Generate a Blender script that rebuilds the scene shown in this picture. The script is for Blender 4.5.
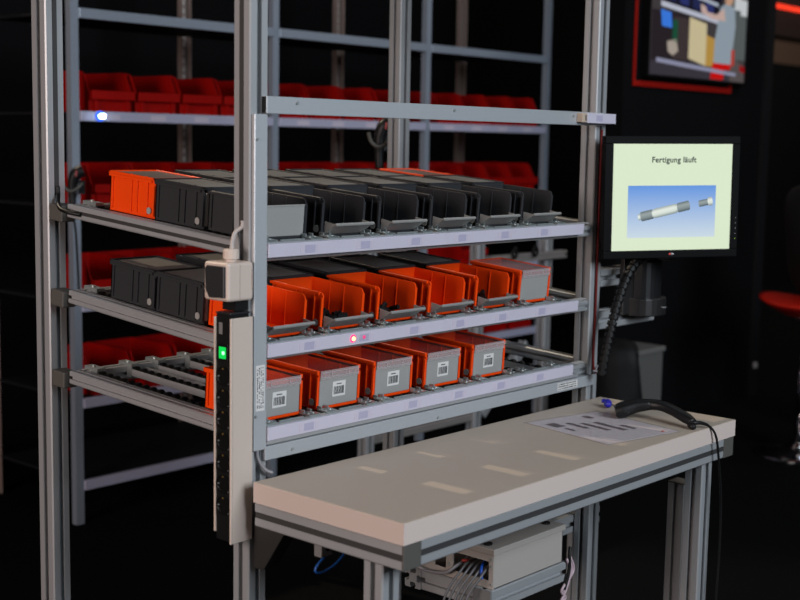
import bpy, math, random
from mathutils import Vector, Matrix
random.seed(7)
for o in list(bpy.data.objects): bpy.data.objects.remove(o)
scn = bpy.context.scene
col = scn.collection
R = math.radians

# ------------------------------------------------------------------ camera
YAW, PITCH, ROLL, FPX = -0.8456, -0.1224, 0.0175, 1291.5
fw = Vector((-math.sin(YAW)*math.cos(PITCH), math.cos(YAW)*math.cos(PITCH), math.sin(PITCH)))
rt = Vector((math.cos(YAW), math.sin(YAW), 0)); up = rt.cross(fw)
rt2 = rt*math.cos(ROLL)+up*math.sin(ROLL); up2 = -rt*math.sin(ROLL)+up*math.cos(ROLL)
cam_d = bpy.data.cameras.new('camera'); cam = bpy.data.objects.new('camera', cam_d); col.objects.link(cam)
M = Matrix((rt2, up2, -fw)).transposed().to_4x4(); M.translation = (-1.6726, -1.8745, 1.5362)
cam.matrix_world = M
cam_d.sensor_width = 36; cam_d.lens = FPX/800*36; cam_d.clip_end = 60
cam_d.dof.use_dof = True; cam_d.dof.focus_distance = 2.9; cam_d.dof.aperture_fstop = 3.5
scn.camera = cam

# ------------------------------------------------------------------ world, lamps, exposure
w = bpy.data.worlds.new('hall'); scn.world = w; w.use_nodes = True
w.node_tree.nodes['Background'].inputs[0].default_value = (.55, .6, .8, 1)
w.node_tree.nodes['Background'].inputs[1].default_value = .006
def lamp(name, kind, loc, aim, energy, colr, size=1, **k):
    d = bpy.data.lights.new(name, kind); d.energy = energy; d.color = colr
    if kind == 'AREA': d.shape = 'SQUARE'; d.size = size
    for a, b in k.items(): setattr(d, a, b)
    o = bpy.data.objects.new(name, d); col.objects.link(o); o.location = loc
    o.rotation_euler = (Vector(aim)-Vector(loc)).to_track_quat('-Z', 'Y').to_euler()
    return o
lamp('hall_light', 'AREA', (.1, -5.6, 3.5), (.7, 0, 1.0), 335, (.82, .91, 1), 2.6)
lamp('hall_light', 'AREA', (-4.6, -.1, 2.1), (.3, .0, .95), 165, (1, .83, .77), 2.2)
lamp('hall_spot', 'SPOT', (.05, 7.2, 8.15), (.55, .0, 1.1), 1500, (1, .82, .60), shadow_soft_size=.04, spot_size=R(24), spot_blend=.4)
vs = scn.view_settings
vs.view_transform = 'Standard'; vs.look = 'None'; vs.gamma = 1; vs.use_curve_mapping = False; vs.exposure = 0.10

# ------------------------------------------------------------------ materials
MAT = {}
def mat(name, c, rough=.5, metal=0, bump=0, scale=200, vary=0, emit=None, es=0, trans=0, spec=.5, aniso=None, alpha=None):
    if name in MAT: return MAT[name]
    m = bpy.data.materials.new(name); m.use_nodes = True; nt = m.node_tree; b = nt.nodes['Principled BSDF']
    b.inputs['Base Color'].default_value = (*c, 1); b.inputs['Roughness'].default_value = rough
    b.inputs['Metallic'].default_value = metal; b.inputs['Specular IOR Level'].default_value = spec
    if trans: b.inputs['Transmission Weight'].default_value = trans
    if emit: b.inputs['Emission Color'].default_value = (*emit, 1); b.inputs['Emission Strength'].default_value = es
    if bump or vary:
        tc = nt.nodes.new('ShaderNodeTexCoord'); n = nt.nodes.new('ShaderNodeTexNoise')
        n.inputs['Scale'].default_value = scale; n.inputs['Detail'].default_value = 4
        if aniso:
            mp = nt.nodes.new('ShaderNodeMapping'); mp.inputs['Scale'].default_value = aniso
            nt.links.new(tc.outputs['Object'], mp.inputs[0]); nt.links.new(mp.outputs[0], n.inputs[0])
        else: nt.links.new(tc.outputs['Object'], n.inputs[0])
        if bump:
            bp = nt.nodes.new('ShaderNodeBump'); bp.inputs['Strength'].default_value = bump; bp.inputs['Distance'].default_value = .002
            nt.links.new(n.outputs[0], bp.inputs['Height']); nt.links.new(bp.outputs[0], b.inputs['Normal'])
        if vary:
            mr = nt.nodes.new('ShaderNodeMapRange'); mr.inputs['To Min'].default_value = 1-vary; mr.inputs['To Max'].default_value = 1+vary
            mx = nt.nodes.new('ShaderNodeVectorMath'); mx.operation = 'SCALE'; mx.inputs[0].default_value = c
            nt.links.new(n.outputs[0], mr.inputs[0]); nt.links.new(mr.outputs[0], mx.inputs['Scale']); nt.links.new(mx.outputs[0], b.inputs['Base Color'])
    if alpha is not None:
        t = nt.nodes.new('ShaderNodeBsdfTransparent'); mx = nt.nodes.new('ShaderNodeMixShader'); mx.inputs[0].default_value = alpha
        t.inputs[0].default_value = (.95, .95, .95, 1)
        nt.links.new(t.outputs[0], mx.inputs[1]); nt.links.new(b.outputs[0], mx.inputs[2]); nt.links.new(mx.outputs[0], nt.nodes['Material Output'].inputs[0])
    MAT[name] = m; return m
def emis(name, c, s=1.0):
    m = bpy.data.materials.new(name); m.use_nodes = True; nt = m.node_tree; nt.nodes.remove(nt.nodes['Principled BSDF'])
    e = nt.nodes.new('ShaderNodeEmission'); e.inputs[0].default_value = (*c, 1); e.inputs[1].default_value = s
    nt.links.new(e.outputs[0], nt.nodes['Material Output'].inputs[0]); return m
def srgb(r, g, b):
    f = lambda u: (u/255/12.92) if u/255 <= .04045 else ((u/255+.055)/1.055)**2.4
    return (f(r), f(g), f(b))
ALU = mat('anodised_aluminium', (.40, .41, .42), .42, .45, .05, 60, .05, aniso=(1, 1, .02))
ALUP = mat('aluminium_plate', (.43, .45, .47), .42, .35, .03, 90, .03)
STEEL = mat('zinc_steel', (.42, .46, .46), .35, .7, .08, 150, .15)
GREYP = mat('grey_plastic_cap', (.075, .07, .062), .6, 0, .1, 300)
DARKP = mat('dark_slot_strip', (.035, .034, .034), .5)
BLACK = mat('black_plastic', (.006, .006, .0065), .42, 0, .08, 400, spec=.25)
RUBBER = mat('black_rubber', (.005, .005, .005), .45, spec=.25)
LAV = mat('label_strip_plastic', (.52, .49, .57), .35, 0, 0, 20, .05)
LAVD = mat('label_window', (.40, .37, .49), .3)
LAVP = mat('label_spot', (.53, .475, .56), .4)
ORANGE = mat('orange_plastic', (.84, .061, .002), .38, 0, .06, 250, .06, spec=.3)
DGREY = mat('dark_grey_plastic', (.030, .031, .034), .45, 0, .06, 250, .08, spec=.18)
MGREY = mat('grey_lid_plastic', (.24, .23, .215), .40, 0, .05, 250, .08, spec=.4)
FLAP = mat('light_grey_plastic', (.29, .285, .272), .42, 0, .04, 250, .05)
REDP = mat('red_plastic', (.27, .0022, .0012), .5, 0, .05, 120, .08, spec=.12)
CLEAR = mat('clear_plastic', (.35, .30, .30), .15, alpha=.07, spec=.8)
CLEARF = mat('clear_band_plastic', (.62, .55, .55), .25, alpha=.30, spec=.6)
PAPER = mat('paper', (.62, .60, .58), .6, 0, 0, 40, .03)
INK = mat('ink', (.03, .03, .032), .6)
CREAM = mat('cream_plastic', (.52, .43, .37), .42, 0, .03, 300, .03)
LAMIN = mat('beige_laminate', (.44, .372, .302), .45, 0, .04, 500, .04)
LAMED = mat('laminate_edge', (.56, .465, .42), .45, 0, .03, 500, .03)
WHITEM = mat('powder_coated_metal', (.36, .325, .295), .5, 0, .03, 500, .03)
RACKM = mat('rack_metal', (.30, .35, .42), .4, .4, .04, 100, .06)
CARPET = mat('black_carpet', (.0032, .0032, .0034), .95, 0, .6, 300, .4, spec=.05)
WALLB = mat('black_wall', (.0048, .0048, .0054), .9, 0, .1, 60, .15, spec=.05)
SKIN = mat('skin', (.45, .25, .18), .5)
CLOTH = mat('black_cloth', (.003, .003, .0032), .9, 0, .3, 300)
CHROME = mat('chrome', (.55, .55, .56), .12, 1)
REDS = mat('red_shell_seat', (.50, .012, .004), .35)
BLUE = mat('blue_rubber', (.012, .012, .30), .4)
BAG = mat('black_bag', (.006, .006, .0065), .6, 0, .9, 30, spec=.2)
BINM = mat('grey_bin_plastic', (.11, .108, .10), .5, 0, .05, 100, .05)

# ------------------------------------------------------------------ mesh helpers
class MB:
    def __init__(s): s.v = []; s.f = []; s.M = Matrix()
    def add(s, vs_, fs):
        k = len(s.v); s.v += [tuple(s.M @ Vector(p)) for p in vs_]; s.f += [tuple(i+k for i in f) for f in fs]; return s
    def box(s, x0, y0, z0, x1, y1, z1):
        return s.add([(x0,y0,z0),(x1,y0,z0),(x1,y1,z0),(x0,y1,z0),(x0,y0,z1),(x1,y0,z1),(x1,y1,z1),(x0,y1,z1)],
                     [(0,3,2,1),(4,5,6,7),(0,1,5,4),(1,2,6,5),(2,3,7,6),(3,0,4,7)])
    def prism(s, pts, t0, t1, axis):      # outline extruded along axis; outline in the two other axes in order
        n = len(pts)
        def P(a, b, t): return {'x': (t, a, b), 'y': (a, t, b), 'z': (a, b, t)}[axis]
        vv = [P(a, b, t0) for a, b in pts]+[P(a, b, t1) for a, b in pts]
        return s.add(vv, [tuple(range(n))[::-1], tuple(range(n, 2*n))]+[(i, (i+1) % n, n+(i+1) % n, n+i) for i in range(n)])
    def cyl(s, c, r, h, axis='z', n=14, r2=None):
        r2 = r if r2 is None else r2; c = Vector(c); vv = []
        for rr, t in ((r, 0), (r2, h)):
            for i in range(n):
                a = 2*math.pi*i/n; p = (math.cos(a)*rr, math.sin(a)*rr)
                vv.append(c+Vector({'x': (t, *p), 'y': (p[0], t, p[1]), 'z': (*p, t)}[axis]))
        return s.add(vv, [tuple(range(n))[::-1], tuple(range(n, 2*n))]+[(i, (i+1) % n, n+(i+1) % n, n+i) for i in range(n)])
    def tube(s, pts, r, n=8, sub=6, rad=None):
        P = [Vector(p) for p in pts]; path = []; rr = []
        rad = rad or [r]*len(P)
        for i in range(len(P)-1):
            a, b, c, d = P[max(i-1, 0)], P[i], P[i+1], P[min(i+2, len(P)-1)]
            for k in range(sub):
                t = k/sub
                path.append(.5*((2*b)+(c-a)*t+(2*a-5*b+4*c-d)*t*t+(3*b-a-3*c+d)*t**3)); rr.append(rad[i]*(1-t)+rad[i+1]*t)
        path.append(P[-1]); rr.append(rad[-1])
        vv = []; fs = []; pn = None; m = len(path)
        for i, p in enumerate(path):
            t = (path[min(i+1, m-1)]-path[max(i-1, 0)]).normalized()
            if pn is None: pn = t.orthogonal().normalized()
            pn = (pn-t*pn.dot(t)).normalized(); q = t.cross(pn)
            ra = rr[i] if isinstance(rr[i], (tuple, list)) else (rr[i], rr[i])
            for k in range(n):
                a = 2*math.pi*k/n; vv.append(p+pn*math.cos(a)*rr[i]+q*math.sin(a)*rr[i])
        for i in range(m-1):
            for k in range(n): fs.append((i*n+k, i*n+(k+1) % n, (i+1)*n+(k+1) % n, (i+1)*n+k))
        fs.append(tuple(range(n))[::-1]); fs.append(tuple(range((m-1)*n, m*n)))
        return s.add(vv, fs)
    def loft(s, pts, ws, hs, n=16, sub=5, p=2.6):
        P = [Vector(q) for q in pts]; m = len(P); path = []; W_ = []; H_ = []
        for i in range(m-1):
            a, b, c, d = P[max(i-1, 0)], P[i], P[i+1], P[min(i+2, m-1)]
            for k in range(sub):
                t = k/sub; path.append(.5*((2*b)+(c-a)*t+(2*a-5*b+4*c-d)*t*t+(3*b-a-3*c+d)*t**3)); W_.append(ws[i]*(1-t)+ws[i+1]*t); H_.append(hs[i]*(1-t)+hs[i+1]*t)
        path.append(P[-1]); W_.append(ws[-1]); H_.append(hs[-1]); vv = []; L = len(path)
        for i, q in enumerate(path):
            t = (path[min(i+1, L-1)]-path[max(i-1, 0)]).normalized(); e = t.cross(Vector((0, 0, 1))).normalized(); u = e.cross(t)
            for k in range(n):
                a = 2*math.pi*k/n; ca, sa = math.cos(a), math.sin(a)
                vv.append(q+e*(abs(ca)**(2/p)*math.copysign(1, ca)*W_[i]/2)+u*(abs(sa)**(2/p)*math.copysign(1, sa)*H_[i]/2))
        fs = [(i*n+k, i*n+(k+1) % n, (i+1)*n+(k+1) % n, (i+1)*n+k) for i in range(L-1) for k in range(n)]+[tuple(range(n))[::-1], tuple(range((L-1)*n, L*n))]
        return s.add(vv, fs)
    def lathe(s, prof, c=(0, 0, 0), n=24):
        vv = []; m = len(prof); c = Vector(c)
        for r, z in prof:
            for i in range(n): a = 2*math.pi*i/n; vv.append(c+Vector((r*math.cos(a), r*math.sin(a), z)))
        fs = [(j*n+i, j*n+(i+1) % n, (j+1)*n+(i+1) % n, (j+1)*n+i) for j in range(m-1) for i in range(n)]
        fs += [tuple(range(n))[::-1], tuple(range((m-1)*n, m*n))]
        return s.add(vv, fs)
    def build(s, name, m, parent=None, smooth=False, bevel=0, loc=None, seg=2):
        me = bpy.data.meshes.new(name); me.from_pydata(s.v, [], s.f); me.update()
        import bmesh
        bm = bmesh.new(); bm.from_mesh(me); bmesh.ops.recalc_face_normals(bm, faces=bm.faces); bm.to_mesh(me); bm.free()
        me.materials.append(m)
        o = bpy.data.objects.new(name, me); col.objects.link(o); o.parent = parent
        if loc: o.location = loc
        if smooth:
            for p in me.polygons: p.use_smooth = True
        if bevel:
            b = o.modifiers.new('bevel', 'BEVEL'); b.width = bevel; b.segments = seg; b.limit_method = 'ANGLE'; b.angle_limit = R(40)
        return o
def tag(o, label, cat, group=None, kind=None):
    o['label'] = label; o['category'] = cat
    if group: o['group'] = group
    if kind: o['kind'] = kind
    return o
def thing(name, label, cat, loc=(0, 0, 0), rot=(0, 0, 0), group=None):
    o = bpy.data.objects.new(name, None); col.objects.link(o); o.location = loc; o.rotation_euler = rot; o.empty_display_size = .05
    return tag(o, label, cat, group)
def struct(o): o['kind'] = 'structure'; return o
def dup(o, parent=None):
    c = o.copy(); col.objects.link(c); c.parent = parent
    for ch in o.children: dup(ch, c)
    return c
def bx(name, m, parent, a, b, bevel=0, **k): return MB().box(*a, *b).build(name, m, parent, bevel=bevel, **k)

PS = .0475
def prof_outline(s, g=.0058, d=.0128, c=.0026):
    h = s/2; q = []; k_ = s/PS; g *= k_; d *= k_; lip = .0035*k_; gw = .0092*k_
    base = [(h, -h+c), (h, -g), (h-lip, -g), (h-lip, -gw), (h-d, -gw*.8), (h-d, gw*.8), (h-lip, gw), (h-lip, g), (h, g), (h, h-c)]
    for k in range(4):
        ca, sa = [(1, 0), (0, 1), (-1, 0), (0, -1)][k]
        q += [(x*ca-y*sa, x*sa+y*ca) for x, y in base]
    return q
def profile(name, parent, a, axis, length, m=None, size=PS, g=.0062, d=.0128):
    """T-slot extrusion; a = min corner, running along axis"""
    h = size/2
    o = MB().prism(prof_outline(size, g, d), 0, length, axis).build(name, m or ALU, parent)
    off = {'x': (0, h, h), 'y': (h, 0, h), 'z': (h, h, 0)}[axis]
    o.location = (a[0]+off[0], a[1]+off[1], a[2]+off[2]); return o

# ------------------------------------------------------------------ setting
FZ = .10        # floor level
W, DP = 1.2, .6862
f = struct(bx('floor', CARPET, None, (-5, -5, FZ-.05), (13, 7, FZ)))
f['label'] = 'black carpeted hall floor'; f['category'] = 'floor'
b_ = struct(bx('wall_back', WALLB, None, (-4, 3.4, FZ), (7.2, 3.5, 3.2)))
b_['label'] = 'black partition wall behind the blurred red bin rack'; b_['category'] = 'wall'
b_ = struct(bx('wall_right', WALLB, None, (3.75, 1.52, FZ), (5.22, 1.62, 3.2)))
b_['label'] = 'black stand wall carrying the television'; b_['category'] = 'wall'
bx('edge_post', mat('wall_edge', (.008, .008, .009), .7, spec=.1), b_, (5.222, 1.50, FZ), (5.30, 1.64, 3.2))
b_ = struct(bx('wall_far', mat('far_wall_black', (.003, .003, .0033), .9, spec=.05), None, (7.4, 4.2, FZ), (13, 4.3, 2.4)))
b_['label'] = 'far dark booth wall beyond the television wall'; b_['category'] = 'wall'
t_ = struct(bx('trim_1', mat('booth_wood', (.050, .028, .017), .6, 0, .05, 30, .15), None, (7.4, 4.2, 2.4), (13, 4.3, 2.66)))
t_['label'] = 'brown wooden band high on the far booth'; t_['category'] = 'trim'
t_ = struct(bx('trim_2', mat('booth_header', (.016, .010, .009), .8, spec=.1), None, (7.4, 4.1, 2.66), (13, 4.3, 3.4)))
t_['label'] = 'dark header panel above the brown band of the far booth'; t_['category'] = 'trim'
lamp('booth_fill', 'AREA', (10.5, 1.2, 3.6), (10.6, 4.2, 2.6), 60, (1, .9, .8), 1.0)  # unseen lamp added to brighten the far booth
rs = bx('light_strip', emis('red_glow', (1, .05, .02), 1.3), None, (8.6, 4.06, 2.925), (13, 4.098, 2.96))
tag(rs, 'glowing red light strip on the far booth header', 'light strip')
sk = bx('wall_socket', mat('socket_white', (.35, .33, .31), .5), None, (5.235, 1.485, .262), (5.265, 1.499, .296), .003)
tag(sk, 'small pale wall socket low beside the red stool', 'socket')

# ------------------------------------------------------------------ workstation frame
ws = thing('workstation_frame', 'aluminium profile assembly frame holding the three flow shelves', 'frame')
HT = 2.15
fl = profile('post', ws, (0, 0, FZ), 'z', HT-FZ); profile('post', ws, (W, 0, FZ), 'z', HT-FZ)
bl = profile('post', ws, (0, DP, FZ), 'z', HT-FZ); bl.scale.y = 1.22; bl.location.y = DP+PS*.61; profile('post', ws, (W, DP, FZ), 'z', HT-FZ)
bx('slot_strip', DARKP, ws, (.0185, DP-.001, 1.40), (.0295, DP+.006, HT))
bx('slot_strip', DARKP, ws, (-.001, .0175, 1.375), (.006, .0295, HT))
for x in (0, W): profile('cross_beam', ws, (x, PS, HT-PS), 'y', DP-PS)
for y in (0, DP): profile('cross_beam', ws, (PS, y, HT-PS), 'x', W-PS)
cb = bx('crossbar', ALUP, ws, (.0319, -.0125, 1.5845), (1.2143, -.0005, 1.618), .0012)
bx('end_cap', BLACK, cb, (.0300, -.0115, 1.5855), (.0319, -.0005, 1.617))
lb = bx('lower_bar', ALUP, ws, (.0319, -.0125, .9001), (1.2143, -.0005, .9282), .0012)
bx('bar_ledge', ALU, lb, (.05, -.0005, .9232), (1.199, .03, .9282))
for x, z, p in ((.112, 1.607, cb), (.60, 1.607, cb), (1.075, 1.607, cb), (.105, .912, lb), (.565, .909, lb)):
    MB().cyl((x, -.0155, z), .0032, .003, 'y', 12).build('screw', STEEL, p)
cv = bx('cable_cover', ALUP, ws, (.0035, -.0105, .9225), (.0375, -.0005, 1.5835), .002)
MB().cyl((.0085, -.0135, 1.535), .0028, .003, 'y', 12).build('screw', STEEL, cv)
MB().cyl((.0075, -.0135, .993), .0028, .003, 'y', 12).build('screw', STEEL, cv)
def marks(parent, x0, z0, x1, z1, y, seed, rows, vertical=False, name='print_marks'):
    rnd = random.Random(seed); m = MB()
    for r in range(rows):
        if vertical:
            xa = x0+(x1-x0)*(r+.15)/rows; xb = x0+(x1-x0)*(r+.7)/rows; z = z0
            while z < z1:
                l = rnd.uniform(.001, .0045); m.box(xa, y, z, xb-rnd.uniform(0, .4)*(xb-xa), y+.0003, min(z+l, z1)); z += l+rnd.choice((.0008, .001, .004))
        else:
            za = z0+(z1-z0)*(r+.2)/rows; zb = z0+(z1-z0)*(r+.75)/rows; x = x0
            while x < x1:
                l = rnd.uniform(.001, .005); m.box(x, y, za, min(x+l, x1), y+.0003, zb-rnd.uniform(0, .35)*(zb-za)); x += l+rnd.choice((.0008, .0012, .004))
    o = m.build(name, INK, parent); o['kind'] = 'stuff'; return o
st = bx('sticker', PAPER, cv, (.0085, -.0109, 1.003), (.0315, -.0104, 1.094)); marks(st, .0105, 1.008, .030, 1.09, -.0113, 3, 4, True)
st = bx('sticker', PAPER, lb, (1.045, -.0129, .9055), (1.135, -.0124, .9245)); marks(st, 1.048, .9065, 1.13, .924, -.0133, 5, 3)
# small label module clipped to the crossbar end
pm = thing('label_module', 'short lavender label module clipped on the crossbar beside the monitor', 'label module', (1.09, -.013, 1.590))
bx('strip', LAV, pm, (.02, -.020, 0), (.152, 0, .0255), .001); bx('window', LAVD, pm, (.06, -.0206, .006), (.088, -.0198, .020))
bx('end_cap', mat('cap_beige', (.45, .36, .28), .5), pm, (0, -.018, .002), (.0195, 0, .0245), .0008); bx('cap_slot', DARKP, pm, (.012, -.0185, .006), (.0165, -.0178, .02))
# gusset under the table at the post
MB().prism([(-.014, .785), (-.100, .785), (-.100, .774), (-.042, .690), (-.014, .686)], .002, .040, 'x').build('gusset', mat('gusset_black', (.018, .017, .016), .5), ws, bevel=.002)

# black cable from the rear post into the top shelf's rail
tag(MB().tube([(.024, DP-.003, 1.42), (.022, DP-.008, 1.400), (.008, DP-.028, 1.386), (-.006, DP-.056, 1.373), (-.006, DP-.085, 1.366), (.008, DP-.115, 1.361)], .0050).build('cable', RUBBER, None, True),
    'black cable from the rear post bending into the top shelf rail', 'cable')
tag(MB().tube([(W+.026, -.001, 1.575), (W+.027, -.0005, 1.3), (W+.026, -.001, 1.1), (W+.026, -.001, .945), (W+.04, -.012, .936)], .0035).build('cable', mat('red_cable', (.11, .006, .005), .5, spec=.2), None, True),
    'thin red cable running down the slot of the post beside the monitor', 'cable')
tag(MB().tube([(W+.018, -.006, .936), (W+.036, -.014, .934), (W+.054, -.010, .938), (W+.052, .0, .945), (W+.034, -.006, .943), (W+.024, -.012, .939)], .0026).build('cable', mat('grey_cable', (.22, .21, .22), .45), None, True),
    'grey cable loop bulging out at the end of the lower bar', 'cable')

# ------------------------------------------------------------------ flow shelves
SLS = [math.atan(q) for q in (.082, .086, .056)]
ZS = [1.3319, 1.1338, .9657]
LX = [.115+.174*k for k in range(6)]
SN = ['top', 'middle', 'bottom']
track_ch = track_ro = clip0 = None
shelves = []
for si, zs in enumerate(ZS):
    sh = thing('flow_shelf', ['topmost sloping roller shelf, loaded with dark grey bins', 'middle sloping roller shelf with a lit red pick lamp', 'lowest sloping roller shelf, mostly empty towards the rear'][si],
               'shelf', (0, 0, zs), (SLS[si], 0, 0), 'flow shelves of the workstation')
    shelves.append(sh)
    for x in (0, W):
        r = profile('side_rail', sh, (x+.011 if x == 0 else x+.006, .052, -.031), 'y', .575, size=.0305)
        if si == 0 and x == 0: bx('slot_strip', DARKP, r, (-.0156, .02, -.0040), (-.0115, .545, .0040))
        MB().box(x-.0005 if x == 0 else x+.012, .632, -.043, x+.036 if x == 0 else x+.048, .681, -.005).build('joint_block', GREYP, sh, bevel=.003)
    profile('cross_rail', sh, (PS+.001, .004, -.0365), 'x', W-PS-.002, size=.028)
    profile('cross_rail', sh, (PS+.001, .602, -.036), 'x', W-PS-.002, size=.034)
    bx('ledge', ALUP, sh, (.0385, -.012, .0012), (1.165, .004, .0030), .0006)
    lsx = 1.140 - .014*si
    ls = bx('label_strip', LAV, sh, (.0385, -.0145, -.0262), (lsx, -.003, .001), .0012)
    if si == 2: bx('strip_foot', ALU, sh, (.0385, -.011, -.0345), (lsx+.03, .003, -.0266))
    for k in range(6):
        x = .152+.1625*k
        bx('label_window', LAVD, ls, (x-.014, -.0150, -.021), (x+.014, -.0143, -.005), .0004)
        for dx in (-.023, .023): bx('label_spot', LAVP, ls, (x+dx-.005, -.0149, -.021), (x+dx+.005, -.0143, -.005))
    if si == 1:
        o = MB().cyl((.279, -.0185, -.0115), .0042, .004, 'y', 14).build('pick_lamp', emis('lamp_core', (1, .42, .10), 7), ls); o['label'] = 'lit orange-red pick lamp'
        MB().cyl((.279, -.0162, -.0115), .0085, .0016, 'y', 16).build('lamp_halo', emis('lamp_rim', (1, .06, .22), 1.6), ls)
        MB().cyl((.313, -.0165, -.0115), .0040, .002, 'y', 12).build('lamp_halo', emis('lamp_dim', (1, .10, .30), .8), ls)
    for k in range(6):
        for sx in (-1, 1):
            x = LX[k]+sx*.048
            if track_ch is None:
                m = MB(); m.box(-.009, 0, -.022, .009, .575, -.0195); m.box(-.0095, 0, -.022, -.008, .575, -.006); m.box(.008, 0, -.022, .0095, .575, -.006)
                track_ch = m.build('roller_track', ALU, sh)
                m = MB()
                for q in range(21): m.cyl((-.0068, .022+q*.0268, -.0118), .0118, .0136, 'x', 10)
                track_ro = m.build('rollers', RUBBER, track_ch); track_ro['kind'] = 'stuff'
                t = track_ch
                m = MB(); m.box(-.016, -.012, -.0026, .016, .016, .0008); m.box(-.011, -.012, -.006, .011, -.009, .0008)
                m.cyl((-.007, .000, .0008), .0032, .0016, 'z', 10); m.cyl((.007, .002, .0008), .0028, .0012, 'z', 8); m.box(-.011, .010, -.002, -.008, .022, .006); m.box(.008, .010, -.002, .011, .022, .006)
                clip0 = m.build('track_clip', STEEL, sh)
                m = MB(); m.box(-.011, .572, -.026, .011, .590, .006); m.box(-.011, .590, -.0015, .011, .622, .006); m.cyl((0, .600, .006), .004, .003, 'z', 8)
                clip1 = m.build('track_clip', STEEL, sh)
                c, c2 = clip0, clip1
            else: t = dup(track_ch, sh); c = dup(clip0, sh); c2 = dup(clip1, sh)
            t.location = (x, .022, 0); c.location = (x+sx*.014, .006, .0062); c2.location = (x, .012, 0)
        if k < 6:
            bx('clip_rod', STEEL, sh, (LX[k]-.034, -.0005, .0035), (LX[k]+.034, .0025, .0062))
    # lane guides between the lanes (bottom shelf shows them bare)
    for k in range(5):
        x = (LX[k]+LX[k+1])/2
        if si == 2: bx('lane_guide', ALU, sh, (x-.0015, .03, -.024), (x+.0015, .60, -.009))
        if si < 2:
            for q in (-1, 1): bx('streak_mask', DARKP, sh, (x+q*.0180-.0035, .0855, -.012), (x+q*.0180+.0035, .585, -.009))  # strips added in the lane gaps to narrow the light streaks on the table
        bx('lane_stop', mat('lane_stop_brown', (.05, .042, .035), .5, .3), sh, (x-.021, .022, -.012), (x+.021, .085, -.009))

# ------------------------------------------------------------------ bins for the flow shelves
BL, BW, BH = .160, .130, .082
def side_wall(m, x0, x1, H=BH, L=BL, r=.010):
    pts = [(0, .004), (L, 0), (L, H), (r, H)]+[(r-r*math.sin(a), H-r+r*math.cos(a)) for a in (R(30), R(60), R(90))]
    m.prism(pts, x0, x1, 'x')
def bin_shell(colm, parent, H=BH, closed_top=False):
    h = BW/2; m = MB()
    m.box(-h+.004, 0, 0, h-.004, BL, .003)
    side_wall(m, -h+.003, -h+.006, H); side_wall(m, h-.006, h-.003, H)
    m.box(-h+.003, BL-.004, 0, h-.003, BL, H)
    for s in (-1, 1):
        a, b = sorted((s*(h-.003), s*(h+.0005)))
        m.box(a, .010, H-.0065, b, BL+.001, H-.0005)                     # rim
        for y0, y1 in ((.0, .0055), (.022, .026), (.058, .061), (.078, .081), (.146, .150)):
            m.box(a, y0, .006, b-(.001 if s > 0 else -.001)*0, y1, H-(.011 if y0 == 0 else .0055))
        a, b = sorted((s*(h-.0075), s*(h-.006)))
        for y0 in (.055, .098): m.box(a, y0, .004, b, y0+.003, H-.004)     # inner ribs
    m.box(-h-.0005, BL, H-.0065, h+.0005, BL+.002, H-.0005)
    m.box(-h+.006, .0, .0, h-.006, .004, .006)                           # sill
    body = m.build('body', colm, parent, bevel=.0006, seg=1)
    for s in (-1, 1):
        x = -h-.0005 if s < 0 else h-.0015
        MB().cyl((x-.0004*0, .016, .016), .0075, .002, 'x', 14).build('side_plug', FLAP if colm is not DGREY else FLAP, body)
    return body
def flap_closed(parent, zt, zb=.0065):
    o = bx('flap', FLAP, parent, (-BW/2+.0075, .0006, zb), (BW/2-.0075, .0042, zt), .001)
    bx('flap_lip', FLAP, o, (-BW/2+.0075, -.0012, zt-.003), (BW/2-.0075, .0005, zt), .0005); return o
def flap_open(parent):
    m = MB(); h = BW/2-.0075
    hy, hz, ly, lz = -.002, .006, -.034, .030
    m.prism([(hy, hz), (ly, lz), (ly+.0022, lz+.0022), (hy+.002, hz+.003)], -h, h, 'x')
    m.prism([(ly-.001, lz-.003), (ly-.003, lz+.0005), (ly+.001, lz+.003), (ly+.003, lz)], -h, h, 'x')
    for s in (-1, 1):
        a, b = sorted((s*h, s*(h-.002)))
        m.prism([(hy, hz), (ly, lz), (-.0015, .033)], a, b, 'x')
    return m.build('flap', FLAP, parent)
def lid_solid(parent, rim, panel):
    m = MB(); h = BW/2+.001; z = BH
    m.box(-h, -.002, z-.0002, h, BL+.003, z+.0025)
    for a in ((-h, -.002, h, .004), (-h, BL-.003, h, BL+.003), (-h, -.002, -h+.006, BL+.003), (h-.006, -.002, h, BL+.003)):
        m.box(a[0], a[1], z+.002, a[2], a[3], z+.0055)
    l = m.build('lid', rim, parent, bevel=.0006, seg=1)
    bx('lid_panel', panel, l, (-h+.008, .007, z+.0022), (h-.008, BL-.006, z+.0034))
    for y in (.03, .082, .135):
        for s in (-1, 1): MB().cyl((s*(h-.003), y, z+.005), .0016, .0018, 'z', 8).build('lid_stud', rim, l)
    return l
def lid_clear(parent, rim, white=False):
    h = BW/2; z = BH
    l = MB().box(-h+.002, .002, z+.0005, h-.002, BL, z+.0022).build('lid', CLEAR if not white else CLEARF, parent)
    m = MB()
    for s in (-1, 1):
        a, b = sorted((s*(h-.006), s*(h+.0008)))
        m.box(a, .001, z-.0055, b, BL+.003, z+.0034)
    m.box(-h, BL-.003, z-.003, h, BL+.003, z+.0034)
    m.build('lid_rim', rim, l, bevel=.0006, seg=1)
    b = bx('lid_band', CLEARF, l, (-h+.0065, -.0022, z-.017), (h-.0065, -.0008, z+.0022))
    m = MB()
    for x in (-.026, .026): m.box(x-.0012, -.0032, z-.012, x+.0012, -.0022, z)
    m.box(-.055, -.0032, z-.0025, .055, -.0022, z-.001); m.box(-.055, -.0032, z-.0128, .055, -.0022, z-.0113)
    m.build('band_ridges', mat('band_frost', (.55, .47, .47), .4, alpha=.65), b)
    return l
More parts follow.
